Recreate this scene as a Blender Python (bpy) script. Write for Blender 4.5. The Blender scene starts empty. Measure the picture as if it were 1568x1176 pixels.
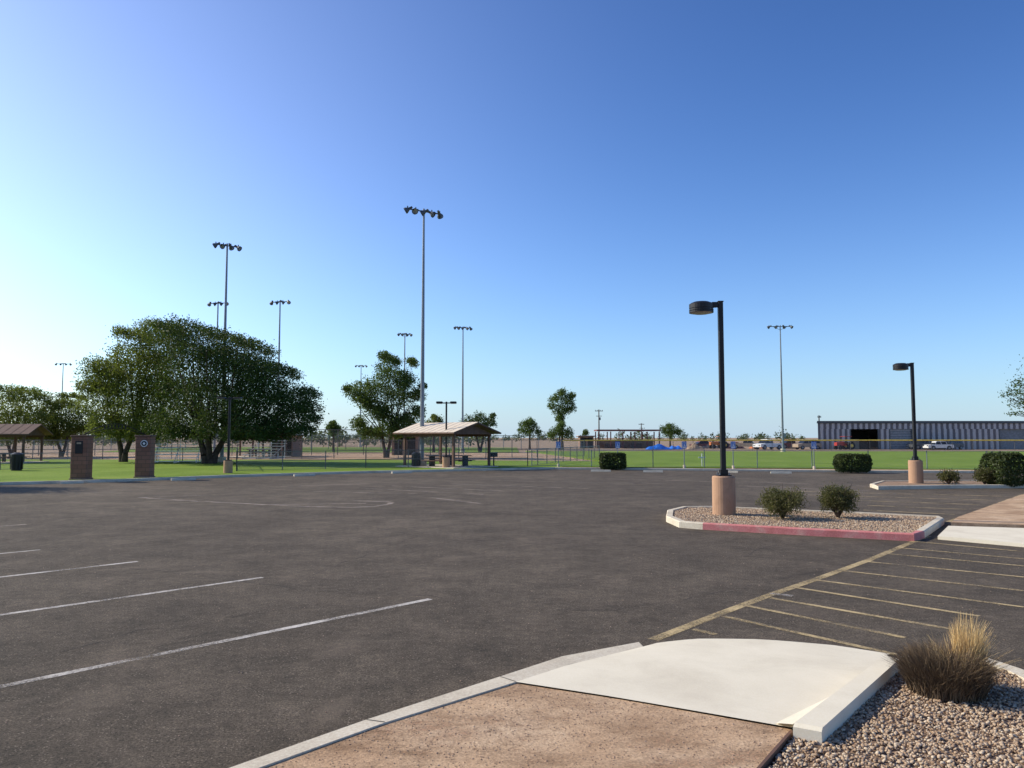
import bpy, math, random
import numpy as np
from mathutils import Vector, Matrix
random.seed(7); rng=np.random.default_rng(7)
scene=bpy.context.scene
F=1184.0; H=2.1; PITCH=math.atan(82/F)
cp,sp=math.cos(PITCH),math.sin(PITCH)
def ray(u,v):
    dx=(u-784)/F; dy=(588-v)/F
    return Vector((dx, cp-dy*sp, sp+dy*cp))
def G(u,v,z=0.0):
    r=ray(u,v); t=(z-H)/r.z
    return Vector((r.x*t, r.y*t, z))
def D(u,v,d):
    r=ray(u,v); t=d/r.y
    return Vector((r.x*t, d, H+r.z*t))
# ---------------------------------------------------------------- materials
def newmat(name):
    m=bpy.data.materials.new(name); m.use_nodes=True
    nt=m.node_tree; b=nt.nodes['Principled BSDF']
    return m,nt,b
def ramp(nt,fac,stops):
    r=nt.nodes.new('ShaderNodeValToRGB'); e=r.color_ramp.elements
    e[0].position=stops[0][0]; e[0].color=(*stops[0][1],1)
    e[1].position=stops[-1][0]; e[1].color=(*stops[-1][1],1)
    for p,c in stops[1:-1]:
        n=e.new(p); n.color=(*c,1)
    nt.links.new(fac,r.inputs[0]); return r.outputs[0]
def noise(nt,scale,detail=4,rough=.6,dist=0,vec=None):
    n=nt.nodes.new('ShaderNodeTexNoise'); n.inputs['Scale'].default_value=scale
    n.inputs['Detail'].default_value=detail; n.inputs['Roughness'].default_value=rough
    n.inputs['Distortion'].default_value=dist
    if vec is None:
        tc=nt.nodes.new('ShaderNodeTexCoord'); vec=tc.outputs['Object']
    nt.links.new(vec,n.inputs['Vector']); return n.outputs[0]
def mixc(nt,fac,a,b,mode='MIX'):
    m=nt.nodes.new('ShaderNodeMix'); m.data_type='RGBA'; m.blend_type=mode
    for s,val in ((m.inputs[0],fac),(m.inputs[6],a),(m.inputs[7],b)):
        if hasattr(val,'links'): nt.links.new(val,s)
        elif isinstance(val,tuple): s.default_value=(*val,1)
        else: s.default_value=val
    return m.outputs[2]
def mth(nt,op,a,b=None,c=None):
    n=nt.nodes.new('ShaderNodeMath'); n.operation=op
    for i,x in enumerate((a,b,c)):
        if x is None: continue
        if hasattr(x,'links'): nt.links.new(x,n.inputs[i])
        else: n.inputs[i].default_value=x
    return n.outputs[0]
def bump(nt,b,h,strength=.3,dist=.02):
    n=nt.nodes.new('ShaderNodeBump'); n.inputs['Strength'].default_value=strength
    n.inputs['Distance'].default_value=dist
    nt.links.new(h,n.inputs['Height']); nt.links.new(n.outputs[0],b.inputs['Normal'])
def simple(name,col,rough=.7,metal=0,var=.25,scale=3,bs=0,bscale=40,spec=.4):
    m,nt,b=newmat(name)
    n=noise(nt,scale,5)
    lo=tuple(c*(1-var) for c in col); hi=tuple(min(1,c*(1+var)) for c in col)
    nt.links.new(ramp(nt,n,[(.3,lo),(.7,hi)]),b.inputs['Base Color'])
    b.inputs['Roughness'].default_value=rough; b.inputs['Metallic'].default_value=metal
    b.inputs['Specular IOR Level'].default_value=spec
    if bs: bump(nt,b,noise(nt,bscale,3),bs,.01)
    return m
def asphalt_mat():
    m,nt,b=newmat('asphalt')
    big=ramp(nt,noise(nt,.11,6,.65,.6),[(.3,(.074,.058,.044)),(.48,(.092,.073,.056)),(.58,(.108,.086,.066)),(.72,(.142,.114,.088))])
    mid=noise(nt,1.1,7,.75)
    c=mixc(nt,.9,big,ramp(nt,mid,[(.3,(.30,.30,.29)),(.7,(.73,.72,.70))]),'OVERLAY')
    c=mixc(nt,.8,c,ramp(nt,noise(nt,9,5,.75),[(.32,(.32,.32,.32)),(.7,(.72,.72,.70))]),'OVERLAY')
    sp_=noise(nt,48,4,.85)
    c=mixc(nt,1.0,c,ramp(nt,sp_,[(.33,(.06,.06,.06)),(.5,(.5,.5,.5)),(.68,(.96,.95,.91))]),'OVERLAY')
    vo=nt.nodes.new('ShaderNodeTexVoronoi'); vo.inputs['Scale'].default_value=34
    tc=nt.nodes.new('ShaderNodeTexCoord'); nt.links.new(tc.outputs['Object'],vo.inputs['Vector'])
    st=ramp(nt,vo.outputs['Distance'],[(.12,(1,1,1)),(.26,(0,0,0))])
    sel=ramp(nt,noise(nt,7,3),[(.44,(0,0,0)),(.56,(1,1,1))])
    mm=mixc(nt,1.0,st,sel,'MULTIPLY')
    c=mixc(nt,mm,c,(.30,.24,.185))
    du=ramp(nt,noise(nt,.5,7,.7,.8),[(.55,(0,0,0)),(.76,(.7,.7,.7))])
    c=mixc(nt,du,c,(.20,.155,.115))
    nt.links.new(c,b.inputs['Base Color'])
    b.inputs['Roughness'].default_value=.92; b.inputs['Specular IOR Level'].default_value=.2
    bump(nt,b,noise(nt,60,4,.85),.8,.014)
    return m
def paint_mat(name,col,lo=.38,hi=.6,amax=.95):
    m,nt,b=newmat(name)
    b.inputs['Roughness'].default_value=.7
    c=ramp(nt,noise(nt,6,5),[(.3,tuple(x*.75 for x in col)),(.7,col)])
    nt.links.new(c,b.inputs['Base Color'])
    a=mth(nt,'ADD',noise(nt,24,7,.85),noise(nt,1.3,4,.6))
    h=nt.nodes.new('ShaderNodeMapRange'); h.inputs[1].default_value=2*lo; h.inputs[2].default_value=2*hi
    h.inputs[3].default_value=0; h.inputs[4].default_value=amax
    nt.links.new(a,h.inputs[0])
    tr=nt.nodes.new('ShaderNodeBsdfTransparent'); mx=nt.nodes.new('ShaderNodeMixShader')
    nt.links.new(h.outputs[0],mx.inputs[0]); nt.links.new(tr.outputs[0],mx.inputs[1]); nt.links.new(b.outputs[0],mx.inputs[2])
    nt.links.new(mx.outputs[0],nt.nodes['Material Output'].inputs['Surface'])
    return m
def foliage(name,a,bc,trans=.3):
    m,nt,b=newmat(name)
    g=nt.nodes.new('ShaderNodeNewGeometry')
    c1=ramp(nt,noise(nt,.8,3),[(.3,a),(.7,bc)])
    rr=ramp(nt,g.outputs['Random Per Island'],[(0,(.3,.3,.3)),(1,(.72,.72,.66))])
    c=mixc(nt,.8,c1,rr,'OVERLAY')
    nt.links.new(c,b.inputs['Base Color']); b.inputs['Roughness'].default_value=.6
    b.inputs['Specular IOR Level'].default_value=.3
    t=nt.nodes.new('ShaderNodeBsdfTranslucent'); t2=mixc(nt,.5,c,(.16,.21,.03),'MIX'); nt.links.new(t2,t.inputs[0])
    mx=nt.nodes.new('ShaderNodeMixShader'); mx.inputs[0].default_value=trans
    nt.links.new(b.outputs[0],mx.inputs[1]); nt.links.new(t.outputs[0],mx.inputs[2])
    nt.links.new(mx.outputs[0],nt.nodes['Material Output'].inputs['Surface'])
    return m
def multi(name,cols,scale_,rough=.95,bs=.5,bscale=60,fine=50,finev=.9,bd=.02,dist=.4,tracks=False):
    m,nt,b=newmat(name)
    k=[(.3+.4*i/(len(cols)-1),c) for i,c in enumerate(cols)]
    c=ramp(nt,noise(nt,scale_,7,.65,dist),k)
    c=mixc(nt,finev,c,ramp(nt,noise(nt,fine,4,.8),[(.3,(.28,.28,.28)),(.7,(.74,.73,.72))]),'OVERLAY')
    h=noise(nt,bscale,6,.75)
    if tracks:
        tc=nt.nodes.new('ShaderNodeTexCoord'); mp=nt.nodes.new('ShaderNodeMapping'); mp.inputs['Rotation'].default_value=(0,0,math.radians(-50)); mp.inputs['Scale'].default_value=(1,1.9,1)
        nt.links.new(tc.outputs['Object'],mp.inputs[0])
        s=noise(nt,1.7,9,.72,.15,mp.outputs[0])
        c=mixc(nt,.7,c,ramp(nt,s,[(.38,(.30,.28,.26)),(.5,(.5,.5,.5)),(.62,(.66,.66,.66))]),'OVERLAY')
        cl=mixc(nt,1,ramp(nt,noise(nt,26,6,.8),[(.50,(0,0,0)),(.62,(.75,.75,.75))]),ramp(nt,noise(nt,1.9,5,.7),[(.46,(0,0,0)),(.6,(1,1,1))]),'MULTIPLY')
        c=mixc(nt,cl,c,(.17,.105,.062))
        h=mth(nt,'MULTIPLY_ADD',s,2.0,h)
    nt.links.new(c,b.inputs['Base Color']); b.inputs['Roughness'].default_value=rough
    b.inputs['Specular IOR Level'].default_value=.15
    bump(nt,b,h,bs,bd)
    return m
def island_col(name,cols,rough=.85):
    m,nt,b=newmat(name); g=nt.nodes.new('ShaderNodeNewGeometry')
    k=[(i/(len(cols)-1),c) for i,c in enumerate(cols)]
    nt.links.new(ramp(nt,g.outputs['Random Per Island'],k),b.inputs['Base Color'])
    b.inputs['Roughness'].default_value=rough; return m
def chain_mat():
    m,nt,b=newmat('chain_link_mesh')
    b.inputs['Base Color'].default_value=(.28,.28,.28,1); b.inputs['Metallic'].default_value=.5; b.inputs['Roughness'].default_value=.5
    tc=nt.nodes.new('ShaderNodeTexCoord'); s=nt.nodes.new('ShaderNodeSeparateXYZ'); nt.links.new(tc.outputs['UV'],s.inputs[0])
    outs=[]
    for op in ('ADD','SUBTRACT'):
        a=mth(nt,op,s.outputs[0],s.outputs[1]); f=mth(nt,'MULTIPLY',a,14.0); fr=mth(nt,'FRACT',f); outs.append(mth(nt,'LESS_THAN',fr,.065))
    mxx=mth(nt,'MAXIMUM',outs[0],outs[1])
    tr=nt.nodes.new('ShaderNodeBsdfTransparent'); mx=nt.nodes.new('ShaderNodeMixShader')
    nt.links.new(mxx,mx.inputs[0]); nt.links.new(tr.outputs[0],mx.inputs[1]); nt.links.new(b.outputs[0],mx.inputs[2])
    nt.links.new(mx.outputs[0],nt.nodes['Material Output'].inputs['Surface'])
    return m
def brick_mat(name,c1,c2,mortar,bw=.4,bh=.2):
    m,nt,b=newmat(name)
    tc=nt.nodes.new('ShaderNodeTexCoord'); s=nt.nodes.new('ShaderNodeSeparateXYZ'); nt.links.new(tc.outputs['Object'],s.inputs[0])
    a=mth(nt,'ADD',s.outputs[0],s.outputs[1])
    cmb=nt.nodes.new('ShaderNodeCombineXYZ'); nt.links.new(a,cmb.inputs[0]); nt.links.new(s.outputs[2],cmb.inputs[1])
    t=nt.nodes.new('ShaderNodeTexBrick'); nt.links.new(cmb.outputs[0],t.inputs['Vector'])
    t.inputs['Scale'].default_value=1; t.inputs['Brick Width'].default_value=bw; t.inputs['Row Height'].default_value=bh; t.inputs['Mortar Size'].default_value=.012
    t.inputs['Color1'].default_value=(*c1,1); t.inputs['Color2'].default_value=(*c2,1); t.inputs['Mortar'].default_value=(*mortar,1)
    nt.links.new(t.outputs[0],b.inputs['Base Color']); b.inputs['Roughness'].default_value=.9
    return m
M={}
M['asphalt']=asphalt_mat()
M['crack']=simple('dark_crack_line',(.032,.025,.02),.95)  # dark tone of the asphalt cracks and kerb joints
M['white_paint']=paint_mat('faded_white_paint',(.70,.63,.55),.40,.57)
M['faint_paint']=paint_mat('very_faded_paint',(.55,.44,.35),.36,.56,.7)
M['yellow_paint']=paint_mat('faded_yellow_paint',(.66,.49,.24),.39,.58,.92)
M['ground']=multi('desert_dirt',[(.27,.19,.125),(.36,.26,.175),(.30,.215,.14)],.06,fine=1.2,finev=.5)
M['dirt']=multi('brown_dirt',[(.37,.235,.14),(.48,.325,.205),(.56,.40,.27)],.9,bs=.8,bscale=42,fine=60,finev=.9,bd=.010,dist=0,tracks=True)
M['gravel_bed']=multi('gravel_bed',[(.20,.135,.09),(.30,.205,.14),(.38,.27,.185)],6,fine=30)
M['grass']=multi('lawn_grass',[(.12,.19,.016),(.165,.25,.026),(.21,.28,.045)],.22,bs=.8,bscale=24,fine=9)
M['concrete']=multi('pale_concrete',[(.67,.59,.455),(.76,.68,.53),(.82,.735,.58)],1.2,bs=.12,bscale=60,fine=70,finev=.28)
M['kerb']=multi('kerb_concrete',[(.48,.41,.31),(.62,.54,.42),(.70,.62,.49)],1.5,bs=.3,bscale=40,fine=40,finev=.6)
M['red_kerb']=multi('red_painted_kerb',[(.50,.17,.15),(.60,.21,.20),(.58,.32,.27)],3,bs=.2,bscale=40,fine=40,finev=.6,rough=.7)
M['edging']=simple('rusty_edging',(.13,.07,.045))
M['stones']=island_col('gravel_stones',[(.20,.12,.07),(.39,.265,.165),(.54,.40,.27),(.29,.185,.115),(.62,.50,.36),(.26,.185,.13)])
M['pebbles']=island_col('pebbles',[(.20,.12,.08),(.36,.24,.17),(.46,.33,.25)])
M['ped']=multi('painted_pedestal',[(.38,.23,.145),(.46,.28,.18),(.42,.26,.165)],2,bs=.1,fine=60,finev=.25)
M['black']=simple('dark_bronze_metal',(.022,.020,.020),.45,.3,.2)
M['lens']=simple('lamp_lens',(.35,.35,.34),.3)
M['steel']=simple('galvanised_steel',(.22,.24,.26),.5,.5,.1)
M['lampgrey']=simple('floodlight_housing',(.09,.10,.11),.5,.4,.2)
M['bark']=simple('bark',(.075,.052,.038),.95,0,.4,6,.6,20)
M['wood']=simple('weathered_wood',(.10,.07,.05),.9)
M['chain']=chain_mat()
M['railm']=simple('fence_rail',(.13,.13,.13),.5,.4,.1)
M['yellow']=simple('yellow_plastic_cap',(.70,.52,.08),.6)
M['brick']=brick_mat('pillar_block',(.21,.10,.065),(.27,.13,.085),(.13,.075,.05))
M['brickb']=brick_mat('tan_block',(.26,.16,.11),(.31,.20,.14),(.19,.12,.09))
M['cream']=simple('cream_metal_roof',(.76,.64,.49),.6,0,.06)
M['brown']=simple('brown_painted_wood',(.14,.075,.05),.7)
M['maroon']=simple('maroon_steel',(.15,.045,.04),.6)
M['blue']=simple('blue_sign_paint',(.03,.13,.45),.5,0,.05)
M['white']=simple('white_paint',(.75,.75,.73),.4,0,.04)
M['bluetarp']=simple('blue_tarp',(.02,.16,.62),.4,0,.35,1.5)
M['red']=simple('red_paint',(.40,.035,.025),.4)
M['orange']=simple('orange_paint',(.55,.16,.03),.5)
M['tan']=simple('tan_paint',(.40,.30,.20),.5)
M['glass']=simple('dark_glass',(.015,.018,.022),.1,0,.1)
M['tyre']=simple('tyre_rubber',(.02,.02,.02),.9)
M['siding']=simple('corrugated_siding',(.46,.43,.42),.55,.1,.08)
M['sidingd']=simple('corrugated_siding_shaded',(.15,.14,.15),.55,.1,.1)  # rib shade painted in as a darker siding copy; left wall uses it too
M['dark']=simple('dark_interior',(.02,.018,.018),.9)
M['door']=simple('grey_roller_door',(.20,.21,.22),.6)
M['alum']=simple('aluminium_plank',(.55,.56,.57),.35,.7,.06)
M['f_dark']=foliage('dark_tree_leaves',(.018,.042,.007),(.045,.082,.014),.25)
M['f_light']=foliage('light_tree_leaves',(.085,.115,.018),(.165,.18,.036),.5)
M['f_mid']=foliage('green_tree_leaves',(.036,.072,.013),(.076,.125,.026),.40)
M['f_far']=foliage('hazed_far_leaves',(.05,.075,.04),(.09,.11,.06),.3)  # distance haze mixed into the leaf colour, paler than the nearer trees
M['f_bush']=foliage('shrub_leaves',(.075,.070,.028),(.13,.115,.046),.35)
M['f_hedge']=foliage('hedge_leaves',(.034,.050,.016),(.065,.080,.025),.25)
M['drygrass']=island_col('dry_grass_blades',[(.055,.036,.021),(.13,.085,.048),(.22,.145,.08),(.08,.054,.032)])
M['blond']=island_col('blond_grass_blades',[(.60,.41,.17),(.78,.57,.28),(.50,.32,.13)])
# ---------------------------------------------------------------- mesh builder
class MB:
    def __init__(s): s.v=[];s.f=[];s.m=[];s.mats=[]
    def mi(s,k):
        if k not in s.mats: s.mats.append(k)
        return s.mats.index(k)
    def add(s,vs,fs,k):
        o=len(s.v); s.v+= [tuple(x) for x in vs]; i=s.mi(k)
        for f in fs: s.f.append([o+j for j in f]); s.m.append(i)
    def box(s,c,size,k,rot=0,bev=0,taper=1):
        c=Vector(c); x,y,z=[a/2 for a in size]; R=Matrix.Rotation(rot,3,'Z')
        b=min(bev,x*.9,y*.9,z*.9) if bev else 0
        if not b:
            vs=[Vector((sx*x*(taper if sz>0 else 1),sy*y*(taper if sz>0 else 1),sz*z)) for sz in(-1,1) for sx,sy in((-1,-1),(1,-1),(1,1),(-1,1))]
            fs=[(3,2,1,0),(4,5,6,7)]+[(i,(i+1)%4,(i+1)%4+4,i+4) for i in range(4)]
        else:
            vs=[];
            for (zz,ins) in((-z,b),(-z+b,0),(z-b,0),(z,b)):
                xx,yy=x-ins,y-ins
                for p in((-xx+b,-yy),(xx-b,-yy),(xx,-yy+b),(xx,yy-b),(xx-b,yy),(-xx+b,yy),(-xx,yy-b),(-xx,-yy+b)): vs.append(Vector((p[0],p[1],zz)))
            fs=[tuple(range(7,-1,-1)),tuple(range(24,32))]
            for r in range(3):
                for i in range(8): fs.append((r*8+i,r*8+(i+1)%8,r*8+8+(i+1)%8,r*8+8+i))
        s.add([R@q+c for q in vs],fs,k)
    def cyl(s,p0,p1,r0,r1,k,n=10,cap=True):
        p0=Vector(p0);p1=Vector(p1); d=(p1-p0).normalized()
        a=d.orthogonal().normalized(); b=d.cross(a)
        vs=[];
        for p,r in((p0,r0),(p1,r1)):
            for i in range(n):
                t=2*math.pi*i/n; vs.append(p+(a*math.cos(t)+b*math.sin(t))*r)
        fs=[(i,(i+1)%n,n+(i+1)%n,n+i) for i in range(n)]
        if cap: fs+=[tuple(range(n-1,-1,-1)),tuple(range(n,2*n))]
        s.add(vs,fs,k)
    def prism(s,poly,z0,z1,k,kside=None):
        n=len(poly)
        top=[Vector((p[0],p[1],z1 if z1 is not None else p[2])) for p in poly]
        area=sum(top[i].x*top[(i+1)%n].y-top[(i+1)%n].x*top[i].y for i in range(n))
        if area<0: top=top[::-1]
        bot=[Vector((p.x,p.y,z0)) for p in top]
        s.add(top,[tuple(range(n))],k)
        s.add(bot+top,[(i,(i+1)%n,n+(i+1)%n,n+i) for i in range(n)],kside or k)
    def ribbon(s,p,q,w,z,k):
        p=Vector((p[0],p[1],0));q=Vector((q[0],q[1],0)); d=(q-p).normalized(); nrm=Vector((-d.y,d.x,0))*w/2
        vs=[p-nrm,q-nrm,q+nrm,p+nrm]
        for a in vs:a.z=z
        s.add(vs,[(0,1,2,3)],k)
    def extr(s,prof,c,w,k,rot=0,w_top=None,ztop=None):
        R=Matrix.Rotation(rot,3,'Z'); c=Vector(c); n=len(prof); vs=[]
        for sy in(-1,1):
            for (x,z) in prof:
                ww=w/2
                if w_top is not None:
                    t=max(0,min(1,(z-ztop[0])/(ztop[1]-ztop[0]))); ww=(w*(1-t)+w_top*t)/2
                vs.append(R@Vector((x,sy*ww,z))+c)
        fs=[tuple(range(n)),tuple(range(2*n-1,n-1,-1))]+[(i,n+i,n+(i+1)%n,(i+1)%n) for i in range(n)]
        s.add(vs,fs,k)
    def obj(s,name,smooth=False):
        me=bpy.data.meshes.new(name)
        me.from_pydata(s.v,[],s.f)
        for k in s.mats: me.materials.append(M[k])
        me.polygons.foreach_set('material_index',s.m)
        if smooth: me.polygons.foreach_set('use_smooth',[True]*len(s.f))
        me.update(); ob=bpy.data.objects.new(name,me)
        scene.collection.objects.link(ob); return ob
def npmesh(name,verts,nper,mats):
    nv=len(verts); nf=nv//nper
    me=bpy.data.meshes.new(name); me.vertices.add(nv); me.vertices.foreach_set('co',verts.astype(np.float32).ravel())
    me.loops.add(nv); me.loops.foreach_set('vertex_index',np.arange(nv,dtype=np.int32))
    me.polygons.add(nf); me.polygons.foreach_set('loop_start',np.arange(0,nv,nper,dtype=np.int32))
    for k in mats: me.materials.append(M[k])
    me.update(calc_edges=True); me.validate()
    ob=bpy.data.objects.new(name,me); scene.collection.objects.link(ob); return ob
def unit(n):
    a=rng.normal(size=(n,3)); return a/np.linalg.norm(a,axis=1)[:,None]
def leafquads(c,size,asp=.5,droop=0):
    n=len(c); a=unit(n); 
    if droop: a[:,2]-=droop; a/=np.linalg.norm(a,axis=1)[:,None]
    b=np.cross(a,unit(n)); b/=np.linalg.norm(b,axis=1)[:,None]+1e-9
    s=size*rng.uniform(.6,1.4,n)[:,None]
    return np.stack([c-a*s*.5,c+b*s*asp*.5,c+a*s*.5,c-b*s*asp*.5],1).reshape(-1,3)
def blob_points(cl,n,sub=14,spread=.30,fill=.25):
    cl=np.array(cl); w=cl[:,3]**2; w=w/w.sum(); out=[]
    for (x,y,z,r),ww in zip(cl,w):
        m=max(8,int(n*ww)); d=unit(sub); rad=r*rng.uniform(.55,1.0,sub)
        sc=np.array([x,y,z])+d*rad[:,None]*np.array([1,1,.85])
        mo=int(m*(1-fill)); idx=rng.integers(0,sub,mo)
        sz=rng.uniform(.6,1.3,sub)*spread*r
        p=sc[idx]+rng.normal(size=(mo,3))*sz[idx][:,None]*.75
        mi=m-mo; q=np.array([x,y,z])+unit(mi)*(r*rng.uniform(0,1,mi)**.5*.85)[:,None]
        out+= [p,q]
    return np.concatenate(out)
def tree(name,ub,d,clumps,leaf,n,mat,zbase=0.05,trunk_r=.25,depthf=.8,stems=2,sub=14,split=.28,droop=0,spread=.3,fill=.25,asp=.5):
    base=D(ub,670,d); base.z=zbase
    P=[(D(u,v,d),r*d/F) for u,v,r in clumps]
    cx=sum(p.x*r for p,r in P)/sum(r for _,r in P)
    R=max(abs(p.x-cx)+r for p,r in P)
    cl=[]
    for p,r in P:
        off=min(.98,abs(p.x-cx)/R); dep=max(r*.4,(R*math.sqrt(1-off*off)-r)*depthf)
        k=max(1,int(round(dep/r*1.1)))
        for i in range(-k,k+1):
            cl.append((p.x+random.uniform(-.15,.15)*r,d+dep*i/k+random.uniform(-.2,.2)*r,p.z-abs(i)/k*.25*r,r*random.uniform(.85,1.0)))
    pts=blob_points(cl,n,sub,spread,fill)
    pts=pts[pts[:,2]>zbase+.3]
    leaves=leafquads(pts,leaf,asp,droop)
    b=MB(); top=min(p.z for p,_ in P)
    hgt=max(top-zbase,1.2)
    stem_tops=[]
    for i in range(stems):
        a=(i-(stems-1)/2)*.5
        p0=base+Vector((a*trunk_r*1.3,random.uniform(-.1,.1),-.05)); p1=base+Vector((a*hgt*.28,random.uniform(-.2,.2),hgt*split)); p2=base+Vector((a*hgt*.9,random.uniform(-.5,.5)*trunk_r*4,hgt*.95))
        rr=trunk_r/(1 if stems==1 else 1.25)
        b.cyl(p0,p1,rr*1.35,rr,'bark',9); b.cyl(p1,p2,rr,rr*.7,'bark',8); stem_tops.append((p2,rr*.7)); 
    for j,(x,y,z,r) in enumerate(cl):
        if j%3 and len(cl)>14: continue
        st,rr=min(stem_tops,key=lambda q:(q[0]-Vector((x,y,z))).length)
        m=(st+Vector((x,y,z)))*.5+Vector((random.uniform(-.2,.2)*r,0,-.12*abs(x-st.x))); 
        b.cyl(st,m,rr*.5,rr*.25,'bark',6,False); b.cyl(m,(x,y,z),rr*.25,rr*.07,'bark',5,False)
    wood=b.obj('trunk_and_limbs'); crown=npmesh('crown',leaves,4,[mat])
    e=bpy.data.objects.new(name,None); e.location=base; scene.collection.objects.link(e)
    for o in(wood,crown): o.parent=e; o.matrix_parent_inverse=Matrix.Translation(-base)
    return e
def stones(name,centres,size,mat,flat=.65):
    t=(1+5**.5)/2
    iv=np.array([(-1,t,0),(1,t,0),(-1,-t,0),(1,-t,0),(0,-1,t),(0,1,t),(0,-1,-t),(0,1,-t),(t,0,-1),(t,0,1),(-t,0,-1),(-t,0,1)])/math.sqrt(1+t*t)
    ifc=np.array([(0,11,5),(0,5,1),(0,1,7),(0,7,10),(0,10,11),(1,5,9),(5,11,4),(11,10,2),(10,7,6),(7,1,8),(3,9,4),(3,4,2),(3,2,6),(3,6,8),(3,8,9),(4,9,5),(2,4,11),(6,2,10),(8,6,7),(9,8,1)])
    n=len(centres); s=size*rng.uniform(.45,1.3,n)
    V=iv[None]*rng.uniform(.75,1.2,(n,12,1))
    V=V*np.stack([rng.uniform(.7,1.3,n),rng.uniform(.7,1.3,n),np.full(n,flat)],1)[:,None,:]*s[:,None,None]*.5
    q=rng.uniform(0,6.28,n); c_,s_=np.cos(q),np.sin(q)
    x=V[:,:,0]*c_[:,None]-V[:,:,1]*s_[:,None]; y=V[:,:,0]*s_[:,None]+V[:,:,1]*c_[:,None]
    ti=rng.normal(0,.35,n)[:,None]
    z=V[:,:,2]+x*ti
    V=np.stack([x,y,z],2)+centres[:,None,:]
    me=bpy.data.meshes.new(name); me.vertices.add(n*12); me.vertices.foreach_set('co',V.astype(np.float32).ravel())
    fi=(ifc[None]+np.arange(n)[:,None,None]*12).reshape(-1)
    me.loops.add(len(fi)); me.loops.foreach_set('vertex_index',fi.astype(np.int32))
    me.polygons.add(len(fi)//3); me.polygons.foreach_set('loop_start',np.arange(0,len(fi),3,dtype=np.int32))
    me.materials.append(M[mat]); me.update(calc_edges=True); me.validate()
    ob=bpy.data.objects.new(name,me); scene.collection.objects.link(ob); return ob
def inpoly(P,poly):
    x,y=P[:,0],P[:,1]; ins=np.zeros(len(P),bool); n=len(poly)
    for i in range(n):
        x0,y0=poly[i][0],poly[i][1]; x1,y1=poly[(i+1)%n][0],poly[(i+1)%n][1]
        c=((y0>y)!=(y1>y))&(x<(x1-x0)*(y-y0)/((y1-y0) or 1e-9)+x0); ins^=c
    return ins
def scatter(poly,n,z):
    a=np.array([(p[0],p[1]) for p in poly]); lo,hi=a.min(0),a.max(0)
    P=rng.uniform(lo,hi,(n,2)); P=P[inpoly(P,poly)]
    return np.c_[P,np.full(len(P),z)]
# ---------------------------------------------------------------- ground
b=MB(); b.add([(-3000,-300,-.012),(3000,-300,-.012),(3000,5000,-.012),(-3000,5000,-.012)],[(0,1,2,3)],'ground'); b.obj('ground')
far_kerb=[Vector((-75,31,0)),G(-150,750),G(0,743),G(180,738),G(350,731),G(560,724.5),G(700,721.5),G(850,718.5),G(1020,720),G(1330,723.5),G(1700,725)]
b=MB(); poly=[Vector((60,-12,0)),*reversed(far_kerb),Vector((-75,-12,0))]
b.add([(p.x,p.y,0) for p in poly],[tuple(range(len(poly)))],'asphalt'); b.obj('parking_lot_asphalt')
def kerb_path(b,pts,w,z0,z1,k,side=1):
    n=len(pts); nr=[]
    for i in range(n):
        a=pts[max(0,i-1)]; c=pts[min(n-1,i+1)]; d=Vector((c[0]-a[0],c[1]-a[1],0)).normalized(); nr.append(Vector((-d.y,d.x,0))*side)
    out=[Vector((p[0],p[1],0)) for p in pts]; inn=[o+q*w for o,q in zip(out,nr)]; bv=.02
    for i in range(n-1):
        o0,o1,i0,i1=out[i],out[i+1],inn[i],inn[i+1]
        def z(p,h): return Vector((p.x,p.y,h))
        e0=o0+nr[i]*bv; e1=o1+nr[i+1]*bv
        kk=k[i] if isinstance(k,list) else k
        vs=[z(o0,z0),z(o1,z0),z(o1,z1-bv),z(o0,z1-bv),z(e1,z1),z(e0,z1),z(i1,z1),z(i0,z1),z(i1,z0),z(i0,z0)]
        b.add(vs,[(0,1,2,3),(3,2,4,5),(5,4,6,7),(7,6,8,9)],kk)
    return inn
b=MB(); inn=kerb_path(b,far_kerb,.18,0,.13,'kerb',1); b.obj('parking_lot_kerb')
lawn=[Vector((p.x,p.y+.0,0)) for p in inn]
b=MB()
left=[p for p in lawn[:8]]
lp=[*left,Vector((8,66,0)),Vector((-12,70,0)),Vector((-75,72,0))]
b.prism(lp,0,.10,'grass'); 
dirt_strip=[lawn[7],lawn[8],lawn[9],lawn[10]]
gr=[p+Vector((0,2.2,0)) for p in dirt_strip]
b.prism([lawn[7]+Vector((.01,0.02,0)),*gr[0:],Vector((75,112,0)),Vector((2,116,0)),Vector((8.02,66,0))],0,.095,'grass')
b.prism([Vector((-60,112,0)),Vector((1,108,0)),Vector((1,160,0)),Vector((-75,170,0))],0,.035,'grass')
b.obj('lawn_grass')
b=MB(); b.prism([lawn[7]+Vector((.03,.0,0)),*[p for p in lawn[8:]],*reversed([g-Vector((0,.01,0)) for g in gr])],0,.09,'dirt'); b.obj('dirt_path')
b=MB(); b.prism([Vector((-60,74,0)),Vector((6,74,0)),Vector((8,104,0)),Vector((-60,108,0))],-.01,.02,'dirt'); b.obj('infield_dirt')
def crack(b,pts,w=.012,seed=0):
    r=random.Random(seed); P=[G(*p) for p in pts]; out=[]
    for a,c in zip(P[:-1],P[1:]):
        L=(c-a).length; n=max(2,int(L/.22)); d=(c-a).normalized(); nr=Vector((-d.y,d.x,0))
        off=0
        for i in range(n): 
            off=off*.8+r.gauss(0,.035); out.append(a.lerp(c,i/n)+nr*off*min(1,i,n-i))
    out.append(P[-1])
    for p,q in zip(out[:-1],out[1:]):
        if r.random()<.85: b.ribbon(p,q,w*r.uniform(.3,1.4),.0022,'crack')
b=MB()
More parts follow.
